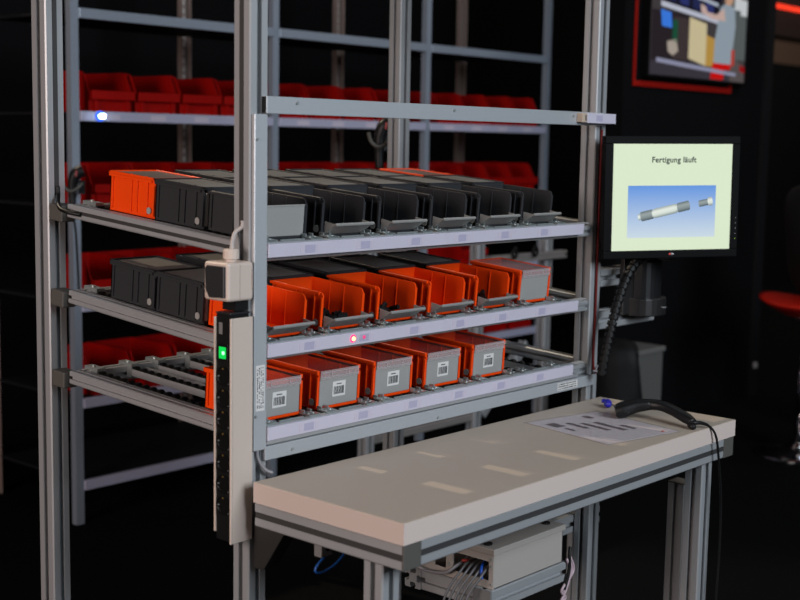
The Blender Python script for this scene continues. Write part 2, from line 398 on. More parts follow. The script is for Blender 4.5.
def barcode_label(parent, seed):
    rnd = random.Random(seed)
    l = bx('barcode_label', PAPER, parent, (-.0195, -.0004, .024), (.0195, .0004, .057))
    m = MB(); x = -.0155
    while x < .0135:
        ww = rnd.choice((.0009, .0014, .0022)); m.box(x, -.0008, .029, x+ww, -.0005, .046); x += ww+rnd.choice((.001, .0018))
    o = m.build('barcode', INK, l); o['kind'] = 'stuff'
    m = MB(); m.box(-.008, -.0008, .050, .007, -.0005, .052); m.build('caption_line', INK, l)
ORD = ['first', 'second', 'third', 'fourth', 'fifth', 'sixth']
def place(o, si, k, row):
    y = .030+.162*row; a = SLS[si]; h = .0006
    o.location = (LX[k]-(.008 if si == 2 else 0)-(.010 if k == 0 and row else 0), y*math.cos(a), ZS[si]+y*math.sin(a)+h); o.rotation_euler = (a, 0, 0)
def new_bin(label, group): return thing('storage_bin', label, 'bin', group=group)
# prototypes are the first of each kind
P = {}
def make_bin(kind, label, group):
    if kind in P:
        o = dup(P[kind]); o['label'] = label; o['group'] = group; return o
    o = new_bin(label, group)
    if kind == 'grey_open': bin_shell(DGREY, o); flap_open(o)
    if kind == 'grey_shut': bin_shell(DGREY, o); flap_closed(o, .070)
    if kind == 'grey_lid': bin_shell(DGREY, o); flap_closed(o, .075); lid_solid(o, DGREY, MGREY)
    if kind == 'orange_lid': bin_shell(ORANGE, o); flap_closed(o, .075); lid_solid(o, ORANGE, mat('smoked_lid', (.20, .16, .14), .35))
    if kind == 'orange_open': bin_shell(ORANGE, o); flap_open(o)
    if kind == 'orange_label': bin_shell(ORANGE, o); flap_closed(o, .0705); lid_clear(o, ORANGE); barcode_label(o, 11)
    if kind == 'orange_plain': bin_shell(ORANGE, o); flap_closed(o, .0705); lid_clear(o, ORANGE, True)
    P[kind] = o; return o
def nth(k): return ORD[k]+' lane from left'
for k in range(6):
    if k == 0: o = make_bin('grey_shut', 'open dark grey bin with upright light grey flap beside the near post', 'dark grey bins on the top shelf')
    else: o = make_bin('grey_open', 'open dark grey bin with tipped-out flap, top shelf, '+nth(k), 'dark grey bins on the top shelf')
    place(o, 0, k, 0)
    place(make_bin('grey_lid', 'lidded dark grey bin, top shelf middle row, '+nth(k), 'dark grey bins on the top shelf'), 0, k, 1)
    if k == 0: o = make_bin('orange_lid', 'bright orange lidded bin at the rear left end of the top shelf', 'orange lidded bins at the rear of the top shelf')
    elif k == 5: o = make_bin('orange_lid', 'orange lidded bin in the rear row of the top shelf before the rear post', 'orange lidded bins at the rear of the top shelf')
    else: o = make_bin('grey_lid', 'lidded dark grey bin, top shelf rear row, '+nth(k), 'dark grey bins on the top shelf')
    place(o, 0, k, 2)
for k in range(6):
    if k < 5: o = make_bin('orange_open', 'open orange bin with tipped-out flap, middle shelf, '+nth(k), 'orange bins on the middle shelf')
    else: o = make_bin('orange_plain', 'orange bin with clear lid and blank grey front, end of the middle shelf', 'orange bins on the middle shelf')
    place(o, 1, k, 0)
    if k < 5: place(make_bin('grey_lid', 'lidded dark grey bin, middle shelf second row, '+nth(k), 'dark grey bins on the middle shelf'), 1, k, 1)
    if k < 3: place(make_bin('grey_lid', 'lidded dark grey bin, middle shelf rear row, '+nth(k), 'dark grey bins on the middle shelf'), 1, k, 2)
for k in range(5):
    o = make_bin('orange_label', 'clear-lidded orange bin with barcode label, bottom shelf, '+nth(k), 'barcoded orange bins on the bottom shelf'); place(o, 2, k, 0)
# loose black parts lying in three of the open orange bins
for k, lab in ((1, 'black small parts lying in the open orange bin of the second lane'), (2, 'black small parts lying in the open orange bin of the third lane'), (4, 'black small parts lying in the open orange bin of the fifth lane')):
    rnd = random.Random(k); m = MB()
    for q in range(36):
        hh = .011+.014*rnd.random(); a = rnd.random()*3.1
        m.M = Matrix.Translation((rnd.uniform(-.042, .042), rnd.uniform(.022, .13), hh)) @ Matrix.Rotation(a, 4, 'Z') @ Matrix.Rotation(rnd.uniform(-.6, .6), 4, 'X')
        m.cyl((0, -.012, 0), .0055, .024, 'y', 7, .0045)
    m.M = Matrix(); m.box(-.05, .015, .0035, .05, .14, .010)
    o = m.build('loose_parts', RUBBER, None); tag(o, lab, 'small parts', 'loose black parts in the orange bins', 'stuff'); place(o, 1, k, 0)

# ------------------------------------------------------------------ socket strip and switch box on the near post
ps = thing('socket_strip', 'tall cream socket strip with black outlets and green switch on the near post', 'socket strip', (-.057, -.012, .747))
m = MB(); m.box(.0045, 0, 0, .0565, .0045, .446); m.box(.0, .046, .018, .0565, .0515, .446); m.box(.050, .0045, 0, .0565, .046, .446); m.box(.0, 0, 0, .0045, .0045, .446)
m.build('housing', CREAM, ps, bevel=.0015)
pn = bx('panel', BLACK, ps, (.003, .0047, .004), (.049, .0458, .452))
bx('top_cap', mat('cap_dark', (.02, .02, .022), .3), ps, (.004, .006, .4522), (.054, .050, .456), .001)
bx('fuse_tag', mat('tag_grey', (.16, .16, .16), .5), pn, (.0022, .028, .413), (.0029, .038, .436), .0002)
sw = bx('switch', mat('switch_black', (.004, .004, .004), .3), pn, (.0012, .011, .362), (.0029, .040, .394), .0008)
o = bx('switch_key', emis('green_glow', (.01, .75, .10), .9), sw, (.0002, .016, .366), (.0011, .036, .389), .0004); o['label'] = 'lit green switch key'
MB().cyl((-.0008, .0225, .3775), .0035, .001, 'x', 10).build('switch_lamp', emis('green_core', (.25, 1, .35), 3), sw)
for q in range(7):
    z = .331-.0428*q
    so = MB(); so.M = Matrix.Translation((.0010, .0252, z)); 
    n = 20
    vv = []; 
    for r_, x_ in ((.0195, .0019), (.0195, 0), (.0172, 0), (.0168, .0016)):
        for i in range(n): a = 2*math.pi*i/n; vv.append((x_, r_*math.cos(a), r_*math.sin(a)))
    so.add(vv, [(j*n+i, j*n+(i+1) % n, (j+1)*n+(i+1) % n, (j+1)*n+i) for j in range(3) for i in range(n)]+[tuple(range(3*n, 4*n))])
    so_ = so.build('socket', mat('socket_black', (.006, .006, .006), .25), pn, loc=(0, 0, 0))
    MB().cyl((.0006, .0252+.013, z+.0), .0018, .002, 'x', 8).build('contact', STEEL, so_)
    MB().box(.0008, .0235, z+.0135, .0026, .0270, z+.0165).build('contact', mat('brass', (.6, .4, .12), .3, .8), so_)
    MB().cyl((.0006, .0252-.016, z-.013), .0011, .002, 'x', 8).build('contact', STEEL, so_)
sb = thing('switch_box', 'cream switch box with dark grey rocker above the socket strip', 'switch box', (-.066, -.013, 1.2255))
MB().box(0, 0, 0, .066, .071, .075).build('housing', CREAM, sb, bevel=.006, seg=3)
MB().prism([(.006, .008), (.050, .006), (.060, .020), (.062, .062), (.056, .068), (.006, .068)], -.005, .0005, 'x').build('rocker', mat('rocker_grey', (.022, .022, .024), .35), sb, bevel=.0015)
bx('seam', mat('seam_tan', (.36, .29, .25), .5), sb, (.030, -.0004, .004), (.0312, .0002, .071))
bx('latch', mat('seam_tan', (.36, .29, .25), .5), sb, (.060, -.001, .022), (.0625, .0004, .060))
bx('bracket', BLACK, sb, (.03, .012, -.020), (.062, .05, -.0005))
g = MB().lathe([(.0, .0745), (.011, .0745), (.011, .079), (.0155, .080), (.0158, .096), (.013, .099), (.005, .0995), (0, .0995)], (.034, .030, 0), 12).build('cable_gland', CREAM, sb)
MB().tube([(.036, .030, .098), (.040, .034, .108), (.056, .044, .128), (.066, .0345, .140), (.0665, .034, .152)], .0042).build('cable', mat('pale_cable', (.38, .34, .32), .5), sb, True)
tag(MB().tube([(.018, -.004, .921), (.019, -.006, .905), (.030, -.012, .885), (.042, -.018, .876), (.046, -.02, .8765)], .0038).build('cable', mat('grey_cable', (.22, .21, .22), .45), None, True),
    'grey cable end poking out below the cable cover', 'cable')

# ------------------------------------------------------------------ worktable
ZT = .8737; TX0, TX1, TY0, TY1 = -.0249, 1.1998, -.4326, -.0425
wt = thing('worktable', 'beige laminate worktable on aluminium profile legs', 'table', (0, 0, 0))
tt = MB().box(TX0, TY0, ZT-.0407, TX1, TY1, ZT).build('tabletop', LAMIN, wt, bevel=.0012)
for a, b in (((TX0-.0008, TY0-.0008, ZT-.0403), (TX1+.0008, TY0-.0001, ZT-.0012)), ((TX0-.0008, TY0, ZT-.0403), (TX0-.0001, TY1, ZT-.0012)), ((TX1+.0001, TY0, ZT-.0403), (TX1+.0008, TY1, ZT-.0012))):
    bx('edge_band', LAMED, tt, a, b)
zr = ZT-.0407-PS-.0005
_r = profile('table_rail', wt, (TX0+PS+.003, TY0+.002, zr), 'x', TX1-TX0-2*PS-.006)
bx('slot_strip', DARKP, _r, (0, -PS/2+.0012, -.0060), (TX1-TX0-2*PS-.006, -PS/2+.0032, .0060))
profile('table_rail', wt, (TX0+PS+.003, TY1-PS-.01, zr), 'x', TX1-TX0-2*PS-.006)
for x in (TX0+.002, TX1-PS-.002):
    _r = profile('table_rail', wt, (x, TY0+.005, zr), 'y', TY1-TY0-.007)
    bx('slot_strip', DARKP, _r, (-PS/2+.0012, 0, -.0060), (-PS/2+.0032, TY1-TY0-.007, .0060))
bx('corner_cap', GREYP, wt, (TX0+.002, TY0+.001, zr), (TX0+PS+.002, TY0+.0048, zr+PS), .001)
bx('corner_cap', GREYP, wt, (TX1-PS-.002, TY0+.001, zr), (TX1-.002, TY0+.0048, zr+PS), .001)
profile('leg', wt, (-.0205, -.380, FZ), 'z', zr-.0005-FZ); profile('leg', wt, (1.083, -.413, FZ), 'z', zr-.0005-FZ)
profile('leg', wt, (1.083, -.098, FZ), 'z', zr-.0005-FZ)
profile('foot_rail', wt, (1.083, -.297, .2), 'y', .198)
profile('short_post', wt, (1.142, -.335, FZ), 'z', .60); 
bx('post_cap', mat('cap_taupe', (.16, .13, .10), .6), wt, (1.142, -.335, .7002), (1.142+PS, -.335+PS, .704), .001)
# laminated work sheet with prints
shp = thing('work_sheet', 'laminated printed work sheet lying flat on the table', 'sheet', (.885, -.252, ZT+.0006), (0, 0, R(-11)))
bx('paper', mat('sheet_paper', (.66, .60, .62), .45, 0, 0, 20, .05), shp, (-.118, -.130, 0), (.118, .130, .0006))
bx('plastic_sleeve', mat('sleeve_film', (.6, .56, .58), .10, 0, .35, 9, alpha=.10, spec=1), shp, (-.126, -.139, .0007), (.126, .139, .0013))
rnd = random.Random(4)
for (x, y, ww, hh) in ((-.082, .072, .030, .040), (-.040, .040, .016, .070), (-.012, .010, .016, .090), (.022, -.005, .018, .10), (.052, -.035, .014, .045), (.05, .095, .02, .03), (-.085, .02, .012, .03)):
    m = MB(); yy = y-hh/2
    while yy < y+hh/2:
        l = rnd.uniform(.002, .007); m.box(x-ww/2, yy, .0014, x+ww/2-rnd.random()*.004, min(yy+l, y+hh/2), .0016); yy += l+.0018
    m.build('printed_block', mat('faded_ink', (.10, .08, .085), .5), shp)
o = MB().box(-.004, -.004, 0, .004, .004, .0003).build('printed_block', mat('red_print', (.4, .05, .05), .5), shp); o.location = (.085, -.112, .0014)
# handheld scanner
hs = thing('barcode_scanner', 'black handheld barcode scanner lying on the table with its cable', 'scanner', (.022, -.004, .0005))
SP = [(.984, -.212, .8895), (.992, -.226, .8945), (1.008, -.250, .9045), (1.026, -.280, .9100), (1.030, -.312, .9100), (1.024, -.350, .9030), (1.012, -.386, .8950), (1.004, -.408, .8885)]
MB().loft(SP[2:], [.046, .036, .031, .030, .028, .020], [.029, .026, .024, .023, .024, .018]).build('body', BLACK, hs, True)
MB().loft(SP[:4], [.062, .060, .046, .034], [.031, .036, .031, .024], p=3.4).build('scan_head', BLACK, hs, True)
MB().loft([(.9812, -.2085, .8885), (.9837, -.2118, .8893)], [.050, .050], [.020, .020], p=4).build('scan_window', mat('window_dark', (.02, .004, .004), .08), hs)
MB().lathe([(0, 0), (.0035, 0), (.0025, .0016), (0, .002)], (1.006, -.247, .9165), 10).build('status_lamp', emis('lime_glow', (.55, .9, .05), .9), hs)
m = MB(); m.tube([(1.000, -.402, .884), (.998, -.412, .8805), (.997, -.418, .8795)], .006, 10, 4, [.008, .0085, .005]); m.build('handle_bump', BLACK, hs, True)
MB().tube([(1.002, -.402, .8890), (1.006, -.412, .8885), (1.024, -.421, .8865), (1.046, -.430, .876), (1.060, -.440, .853), (1.072, -.4435, .800), (1.094, -.4440, .690), (1.099, -.4440, .56), (1.094, -.4440, .44), (1.09, -.443, .25), (1.07, -.39, FZ+.004), (1.02, -.24, FZ+.004)], .0030, 8, 8, [.0062, .0056, .0044]+[.0030]*9).build('cable', RUBBER, hs, True)
# blue ear plug-like stopper with its thin cord
ep = thing('blue_stopper', 'small blue rubber stopper with a thin black cord beside the scanner', 'stopper', (1.092, -.135, ZT+.0003), (0, 0, R(35)))
m = MB(); m.tube([(-.018, 0, .010), (-.010, 0, .0105), (0, 0, .010), (.008, 0, .011), (.014, 0, .0115)], .01, 12, 4, [.006, .0098, .0072, .0098, .006]); m.build('body', BLUE, ep, True)
m = MB(); m.tube([(.010, .004, .012), (.016, .010, .016), (.012, .012, .011)], .004, 8, 4); m.build('ear', BLUE, ep, True)
MB().tube([(.013, 0, .009), (.022, -.014, .003), (.012, -.035, .002), (-.010, -.055, .003)], .0011).build('cord', RUBBER, ep, True)

# control box below the table
cx_ = thing('control_box', 'cream metal control box with open cable end hanging under the table', 'control box', (.482, -.247, .578))
m = MB(); m.box(0.004, 0, 0, .262, .004, .075); m.box(.258, 0, 0, .262, .262, .088); m.box(.004, .258, 0, .262, .262, .075); m.box(.004, 0, 0, .262, .262, .003)
bd = m.build('body', WHITEM, cx_, bevel=.001)
bx('lid', WHITEM, cx_, (-.004, -.005, .0765), (.266, .266, .0905), .002)
for (x, y) in ((.018, .03), (.235, .03)): MB().cyl((x, y, .0905), .010, .004, 'z', 14).build('lid_knob', BLACK, cx_)
m = MB(); m.box(0, 0, 0, .0035, .262, .018); m.box(0, 0, .060, .0035, .262, .0755)
for y in (0, .112, .165, .25): m.box(0, y, .018, .0035, y+(.012 if y in (0, .25) else .02), .060)
ep_ = m.build('end_plate', WHITEM, cx_)
for y, z in ((.006, .066), (.006, .010), (.122, .066), (.122, .010), (.175, .066), (.006, .050), (.122, .03)):
    MB().cyl((-.0016, y, z), .0032, .002, 'x', 10).build('screw', STEEL, ep_)
for q in range(5):
    y = .022+.014*q
    MB().tube([(.05, y, .042+.003*(q % 2)), (.012, y, .042), (-.022, y-.004, .028), (-.045, y+.01, -.010), (-.055, y+.02, -.06), (-.06, y+.03, -.14), (-.05, y+.03, -.30)], .0028).build('cable', mat('slate_cable', (.10, .098, .10), .45), cx_, True)
MB().tube([(.05, .05, .050), (.010, .036, .047), (-.006, .028, .040), (-.014, .020, .022)], .0035).build('cable', mat('blue_wire', (.01, .06, .32), .4), cx_, True)
MB().tube([(.05, .085, .035), (.02, .08, .042), (.004, .09, .044)], .0035).build('cable', mat('red_wire', (.35, .03, .02), .4), cx_, True)
MB().tube([(.04, .10, .04), (-.006, .10, .030), (-.016, .125, .012), (-.012, .19, .004), (-.012, .24, .022), (.03, .25, .04)], .004).build('cable', mat('grey_cable', (.22, .21, .22), .45), cx_, True)
for q, y in enumerate((.245, .256)):
    MB().tube([(.002, y, .06), (-.012, y+.006, .05), (-.018, y+.012, .03), (-.024, y+.02, .005)], .0025).build('cable_tie', RUBBER, cx_, True)
# carrier rails below the control box (fixed to the frame posts)
cr = thing('carrier_rails', 'pair of aluminium rails carrying the control box under the table', 'rail', (0, 0, 0))
profile('rail', cr, (.475, -.250, .5295), 'x', .285); profile('rail', cr, (.475, -.0485, .5295), 'x', .735)
for x in (.478, .712): profile('rail', cr, (x, -.202, .5295), 'y', .153)
bx('end_plate', mat('plate_grey', (.16, .16, .16), .5), cr, (.470, -.250, .5295), (.4745, -.2025, .577))
for q in range(3):
    MB().tube([(.752+.008*q, -.254, .585), (.766+.006*q, -.256, .550), (.752-.010*q, -.256, .515), (.735+.008*q, -.254, .49), (.715-.016*q, -.25, .47), (.68, -.24, .45)], .0032).build('cable', mat('pink_wire', (.45, .33, .36), .5), cr, True)
MB().tube([(.768, -.252, .610), (.760, -.256, .590), (.757, -.258, .555), (.742, -.257, .515)], .004).build('cable', RUBBER, cr, True)
# blue cable loop with its bracket under the table
bk = thing('cable_bracket', 'grey bracket with a blue hose loop under the table edge', 'bracket', (0, 0, 0))
bx('block', mat('plate_grey', (.16, .16, .16), .5), bk, (.000, -.205, .752), (.030, -.185, .7845), .002)
MB().cyl((.015, -.2075, .768), .005, .0025, 'y', 10).build('hole_ring', BLACK, bk)
MB().tube([(.018, -.2, .752), (-.004, -.2, .740), (-.010, -.2, .728), (.008, -.2, .722), (.040, -.2, .728), (.066, -.2, .744), (.078, -.2, .770)], .0026).build('hose', mat('blue_hose', (.012, .08, .30), .35), bk, True)

# ------------------------------------------------------------------ monitor with its holder
profile('arm_rail', ws, (W+PS+.0005, .0, 1.158), 'x', .235); profile('arm_rail', ws, (W+PS+.0005, .0, 1.043), 'x', .285)
mh = thing('monitor_holder', 'dark monitor holder with rounded pocket bolted to the arm rails', 'holder', (1.352, -.0015, 1.060))
bx('back_plate', mat('holder_dark', (.013, .012, .012), .45), mh, (-.012, -.014, .015), (.15, 0, .200), .003)
m = MB(); n = 10
pts = [(.02, -.014)]+[(.085-.065*math.cos(math.pi*i/n), -.014-.062*math.sin(math.pi*i/n)**.6) for i in range(n+1)]+[(.15, -.014)]
m.prism(pts, .012, .060, 'z'); m.build('pocket', mat('holder_dark', (.013, .012, .012), .45), mh, bevel=.003)
m = MB(); m.prism([(.036, -.016)]+[(.085-.049*math.cos(math.pi*i/n), -.016-.046*math.sin(math.pi*i/n)**.6) for i in range(n+1)], .058, .196, 'z')
m.build('column', mat('column_black', (.010, .010, .011), .35), mh, bevel=.002)
MB().tube([(.085, -.0776, .034), (.088, -.0776, .038), (.092, -.0775, .032), (.096, -.0775, .038), (.100, -.0774, .033), (.106, -.0772, .036), (.112, -.0768, .034)], .0008, 6, 4).build('mark', mat('mark_grey', (.3, .3, .3), .4), mh)
mn = thing('monitor', 'black flat monitor showing a shaft drawing on pale green', 'monitor', (1.347, -.143, 1.402), (0, R(-.8), R(-32.8)))
BZ = mat('bezel_black', (.004, .004, .0045), .5, spec=.05)
hw, hh = .1945, .1595
m = MB(); m.box(-hw, -.012, hh-.020, hw, .012, hh); m.box(-hw, -.012, -hh, hw, .012, -hh+.021); m.box(-hw, -.012, -hh+.021, -hw+.024, .012, hh-.020); m.box(hw-.022, -.012, -hh+.021, hw, .012, hh-.020)
fr = m.build('bezel', BZ, mn, bevel=.002)
m = MB(); m.box(-hw+.02, .0, -hh+.02, hw-.02, .0125, hh-.016); m.box(-.14, .0125, -.12, .14, .030, .12); m.box(-.07, .030, -.09, .07, .042, .07); m.build('housing', BZ, mn, bevel=.004)
bx('neck', BLACK, mn, (-.035, .042, -.16), (.035, .072, .03), .004)
SCR = emis('screen_pale', srgb(222, 236, 207), .90)
sx0, sx1, sz0, sz1 = -hw+.0242, hw-.0222, -hh+.0212, hh-.0202
sc = bx('screen', SCR, mn, (sx0, -.0092, sz0), (sx1, -.0002, sz1))
def scr(u, v): return (sx0+(sx1-sx0)*u, sz1-(sz1-sz0)*v)
def grad_emis(name, c0, c1, axis=2, s=1):
    m = bpy.data.materials.new(name); m.use_nodes = True; nt = m.node_tree; nt.nodes.remove(nt.nodes['Principled BSDF'])
    tc = nt.nodes.new('ShaderNodeTexCoord'); sp = nt.nodes.new('ShaderNodeSeparateXYZ'); cr_ = nt.nodes.new('ShaderNodeValToRGB'); e = nt.nodes.new('ShaderNodeEmission')
    if isinstance(c0, list):
        el = cr_.color_ramp.elements
        el[0].color = (*c0[0], 1); el[1].color = (*c0[-1], 1)
        for i, c in enumerate(c0[1:-1]): q = el.new((i+1)/(len(c0)-1)); q.color = (*c, 1)
    else: cr_.color_ramp.elements[0].color = (*c0, 1); cr_.color_ramp.elements[1].color = (*c1, 1)
    nt.links.new(tc.outputs['Generated'], sp.inputs[0]); nt.links.new(sp.outputs[axis], cr_.inputs[0]); nt.links.new(cr_.outputs[0], e.inputs[0]); e.inputs[1].default_value = s
    nt.links.new(e.outputs[0], nt.nodes['Material Output'].inputs[0]); return m
(xa, zb), (xb, za) = scr(.127, .39), scr(.868, .88)
pic = bx('picture', grad_emis('picture_sky', srgb(196, 211, 222), srgb(98, 146, 216)), sc, (xa, -.0096, za), (xb, -.0093, zb))
SH = grad_emis('shaft_shade', [srgb(120, 132, 134), srgb(206, 216, 208), srgb(222, 228, 220), srgb(150, 162, 160)], None)
SHD = grad_emis('shaft_dark', [srgb(70, 80, 84), srgb(128, 140, 142), srgb(150, 160, 160), srgb(96, 106, 108)], None)
def shaft(u0, u1, r, m_, name='shaft_segment', ax=((.232, .684), (.645, .575))):
    """flat drawn cylinder segment, axis in screen fractions; built lying along local x and turned"""
    (ua, va), (ub, vb) = ax
    x0, z0 = scr(ua, va); x1, z1 = scr(ub, vb); L = math.hypot(x1-x0, z1-z0); an = math.atan2(z1-z0, x1-x0)
    mm = MB(); k = 8
    pts = [(u0*L+r*.3*math.cos(R(90+180*i/k)), r*math.sin(R(90+180*i/k))) for i in range(k+1)]+[(u1*L+r*.3*math.cos(R(-90+180*i/k)), r*math.sin(R(-90+180*i/k))) for i in range(k+1)]
    mm.prism(pts, -.0001, .0001, 'y'); o = mm.build(name, m_, pic)
    o.location = (x0, -.00985, z0); o.rotation_euler = (0, -an, 0); return o
a2 = ((.73, .565), (.83, .54))
for i, (u0, u1, r, m_) in enumerate(((-.03, .06, .0080, SH), (.03, .25, .0125, SHD), (.26, .30, .0105, SH), (.29, .72, .0125, SH), (.72, .77, .0105, SH), (.77, .98, .0125, SHD))):
    shaft(u0, u1, r, m_).location.y -= .00022*i
shaft(0, .85, .0085, SHD, ax=a2); shaft(.80, 1.02, .0115, SH, ax=a2).location.y -= .0003
def text(body, size, m_, parent, loc, rot=(R(90), 0, 0), name='lettering'):
    c = bpy.data.curves.new(name, 'FONT'); c.body = body; c.size = size; c.align_x = 'CENTER'; c.align_y = 'CENTER'; c.extrude = .00008; c.offset = .00042; c.space_character = 1.06
    t = bpy.data.objects.new(name+'_src', c); col.objects.link(t); bpy.context.view_layer.update()
    me = bpy.data.meshes.new_from_object(t.evaluated_get(bpy.context.evaluated_depsgraph_get())); me.name = name
    bpy.data.objects.remove(t); me.materials.clear(); me.materials.append(m_)
    o = bpy.data.objects.new(name, me); col.objects.link(o); o.parent = parent; o.location = loc; o.rotation_euler = rot; return o
xt, zt_ = scr(.505, .150)
text('Fertigung läuft', .0208, emis('screen_ink', srgb(40, 52, 58), 1), sc, (xt, -.0095, zt_))
MB().box(-.006, -.0125, -hh+.009, -.001, -.0119, -hh+.0135).build('mark', mat('mark_red', (.6, .03, .03), .4), fr); MB().box(.0, -.0125, -hh+.0095, .008, -.0119, -hh+.013).build('mark', mat('mark_pale', (.4, .4, .4), .4), fr)
for q in range(5): MB().cyl((hw-.008, -.0128, -.055-.014*q), .0012, .001, 'y', 8).build('button', mat('mark_grey', (.3, .3, .3), .4) if q < 4 else emis('amber_green', (.4, .7, .1), .6), fr)
# ribbed cable conduit hanging below the monitor
m = MB(); pts = [(1.385, -.075, 1.240), (1.340, -.075, 1.243), (1.302, -.07, 1.222), (1.268, -.066, 1.183), (1.236, -.062, 1.120), (1.208, -.06, 1.045), (1.192, -.058, .985), (1.184, -.055, .935)]
m.tube(pts, .0092, 12, 6)
P_ = [Vector(p) for p in pts]
for i in range(len(P_)-1):
    L = (P_[i+1]-P_[i]).length; k = max(1, int(L/.0155))
    a, b, c, d = P_[max(i-1, 0)], P_[i], P_[i+1], P_[min(i+2, len(P_)-1)]
    for q in range(k):
        def cr3(t): return .5*((2*b)+(c-a)*t+(2*a-5*b+4*c-d)*t*t+(3*b-a-3*c+d)*t**3)
        p0, p1 = cr3(q/k), cr3((q+.62)/k)
        m.tube([p0, p1], .0132, 12, 1)
tag(m.build('cable_conduit', mat('conduit_black', (.006, .006, .006), .5, spec=.2), None), 'black ribbed cable conduit curving down from the monitor', 'conduit')
tag(MB().tube([(1.375, -.085, 1.243), (1.40, -.105, 1.232), (1.425, -.112, 1.238), (1.43, -.098, 1.250)], .004).build('cable', mat('grey_black_cable', (.05, .05, .05), .3), None, True), 'short dark cable loop right under the monitor edge', 'cable')

# ------------------------------------------------------------------ rack with red bins
RY0, RY1 = 2.1, 2.70; RX = [1.04, 2.012, 2.979, 3.947]; RZ = [1.985, 1.622, 1.282, .930, .572, .262]
rk = thing('storage_rack', 'blue-grey steel shelving rack full of red bins in the background', 'rack', (0, 0, 0))
for i, x in enumerate(RX):
    m = MB(); m.box(x-.0165, RY0-.004, FZ, x+.0165, RY0-.001, 2.5); m.box(x-.0165, RY0-.001, FZ, x-.0135, RY0+.026, 2.5); m.box(x+.0135, RY0-.001, FZ, x+.0165, RY0+.010, 2.5)
    m.build('upright', RACKM, rk)
    m = MB(); m.box(x-.022, RY1, FZ, x+.022, RY1+.003, 2.5)
    m.box(x-.025, RY1-.03, FZ, x-.022, RY1+.003, 2.5); m.box(x+.022, RY1-.03, FZ, x+.025, RY1+.003, 2.5)
    u = m.build('upright', mat('rack_dark_metal', (.22, .17, .15), .5, .1), rk)
    m = MB()
    for q in range(60):
        m.box(x-.010, RY1-.002, .35+.036*q, x+.010, RY1-.0005, .372+.036*q)
    m.build('perforation', mat('perforation_pale', (.55, .50, .47), .6), u)['kind'] = 'stuff'
for j, z in enumerate(RZ):
    for i in range(3):
        xa, xb = RX[i]+.0175, RX[i+1]-.0175
        s_ = MB().box(xa, RY0+.012, z-.012, xb, RY1-.035, z-.001).build('shelf_board', mat('rack_board', (.010, .0105, .012), .6, spec=.1), rk)
        bx('lip', RACKM if j == 0 else mat('rack_label_strip', (.40, .40, .52), .4, .1), s_, (xa, RY0-.012, z-.034), (xb, RY0+.010, z+.002), .002)
        if j in (1, 2, 3):
            for q in range(4): bx('lip_label', LAVP, s_, (xa+.10+.21*q, RY0-.0126, z-.027), (xa+.17+.21*q, RY0-.0119, z-.008))
def red_bin():
    o = thing('stacking_bin', '', 'bin', group='red stacking bins on the rack')
    w_, d_, h_ = .192, .30, .150; t = .004; m = MB()
    m.box(-w_/2+.012, .012, 0, w_/2-.012, d_, t)
    for s in (-1, 1):
        a = s*(w_/2-.004); b = s*w_/2
        m.prism([(.022, .002), (d_, .002), (d_, h_), (.078, h_), (.052, h_-.006), (.018, .078), (.0, .074), (.004, .046), (.022, .044)], *sorted((a, b)), 'x')
        a, b = sorted((s*(w_/2), s*(w_/2+.004))); m.box(a, .07, h_-.012, b, d_, h_)
    m.box(-w_/2, d_-t, 0, w_/2, d_, h_)
    b_ = m.build('body', REDP, o)
    m = MB(); m.box(-w_/2, .018, .003, w_/2, .023, .046); m.box(-w_/2, -.001, .044, w_/2, .018, .049); m.box(-w_/2, -.006, .046, w_/2, 0, .078)
    m.build('scoop_front', REDP, o, bevel=.001)
    for s in (-1, 1): MB().box(s*.07-.008, .006, .002, s*.07+.008, .018, .044).build('stand_foot', REDP, o)
    return o
RB = None
ROWN = {1: 'topmost red row', 2: 'second red row', 3: 'third red row', 4: 'lowest red row'}; BAYN = ['left', 'middle', 'right']
for j in (1, 2, 3, 4):
    for i in range(3):
        if j == 3 and i == 1: continue
        for q in range(4):
            if j == 3 and i == 2 and q != 1: continue
            if RB is None: o = RB = red_bin()
            else: o = dup(RB)
            o['label'] = ('red stacking bin, %s from left in the %s bay of the rack, %s' % (ORD[q], BAYN[i], ROWN[j]) if (j, i) != (3, 2) else 'single red stacking bin on the third red row in the right bay of the rack')
            x0 = RX[i]+.17+[.0, -.045, .025][i]
            o.location = (x0+q*.2075+.005*math.sin(7*q+3*i+j), RY0+.005+.006*math.sin(5*q+i+2*j), RZ[j]+.0005); o.rotation_euler = (0, 0, .015*math.sin(3*q+j+i))
pl = MB().cyl((1.137, RY0-.040, 1.607), .0085, .024, 'y', 14).build('pick_lamp', emis('blue_white', (.55, .75, 1), 14), rk); pl['label'] = 'lit blue-white lamp'
MB().cyl((1.137, RY0-.0185, 1.607), .019, .005, 'y', 16).build('lamp_ring', emis('blue_ring', (.05, .16, 1), 1.4), pl)
# dim shelving further left
ds = thing('dark_shelving', 'dim dark shelving standing left behind the rear post', 'shelving', (-.4, 2.62, 0))
DM = mat('dim_metal', (.014, .015, .017), .7, spec=.1)
for z in (1.99, 1.645, 1.30, .33): bx('shelf_board', DM, ds, (-1.3, 0, z-.03), (1.15, .5, z))
for x in (-1.3, -.2): bx('upright', DM, ds, (x, -.006, FZ), (x+.04, -.001, 2.4))

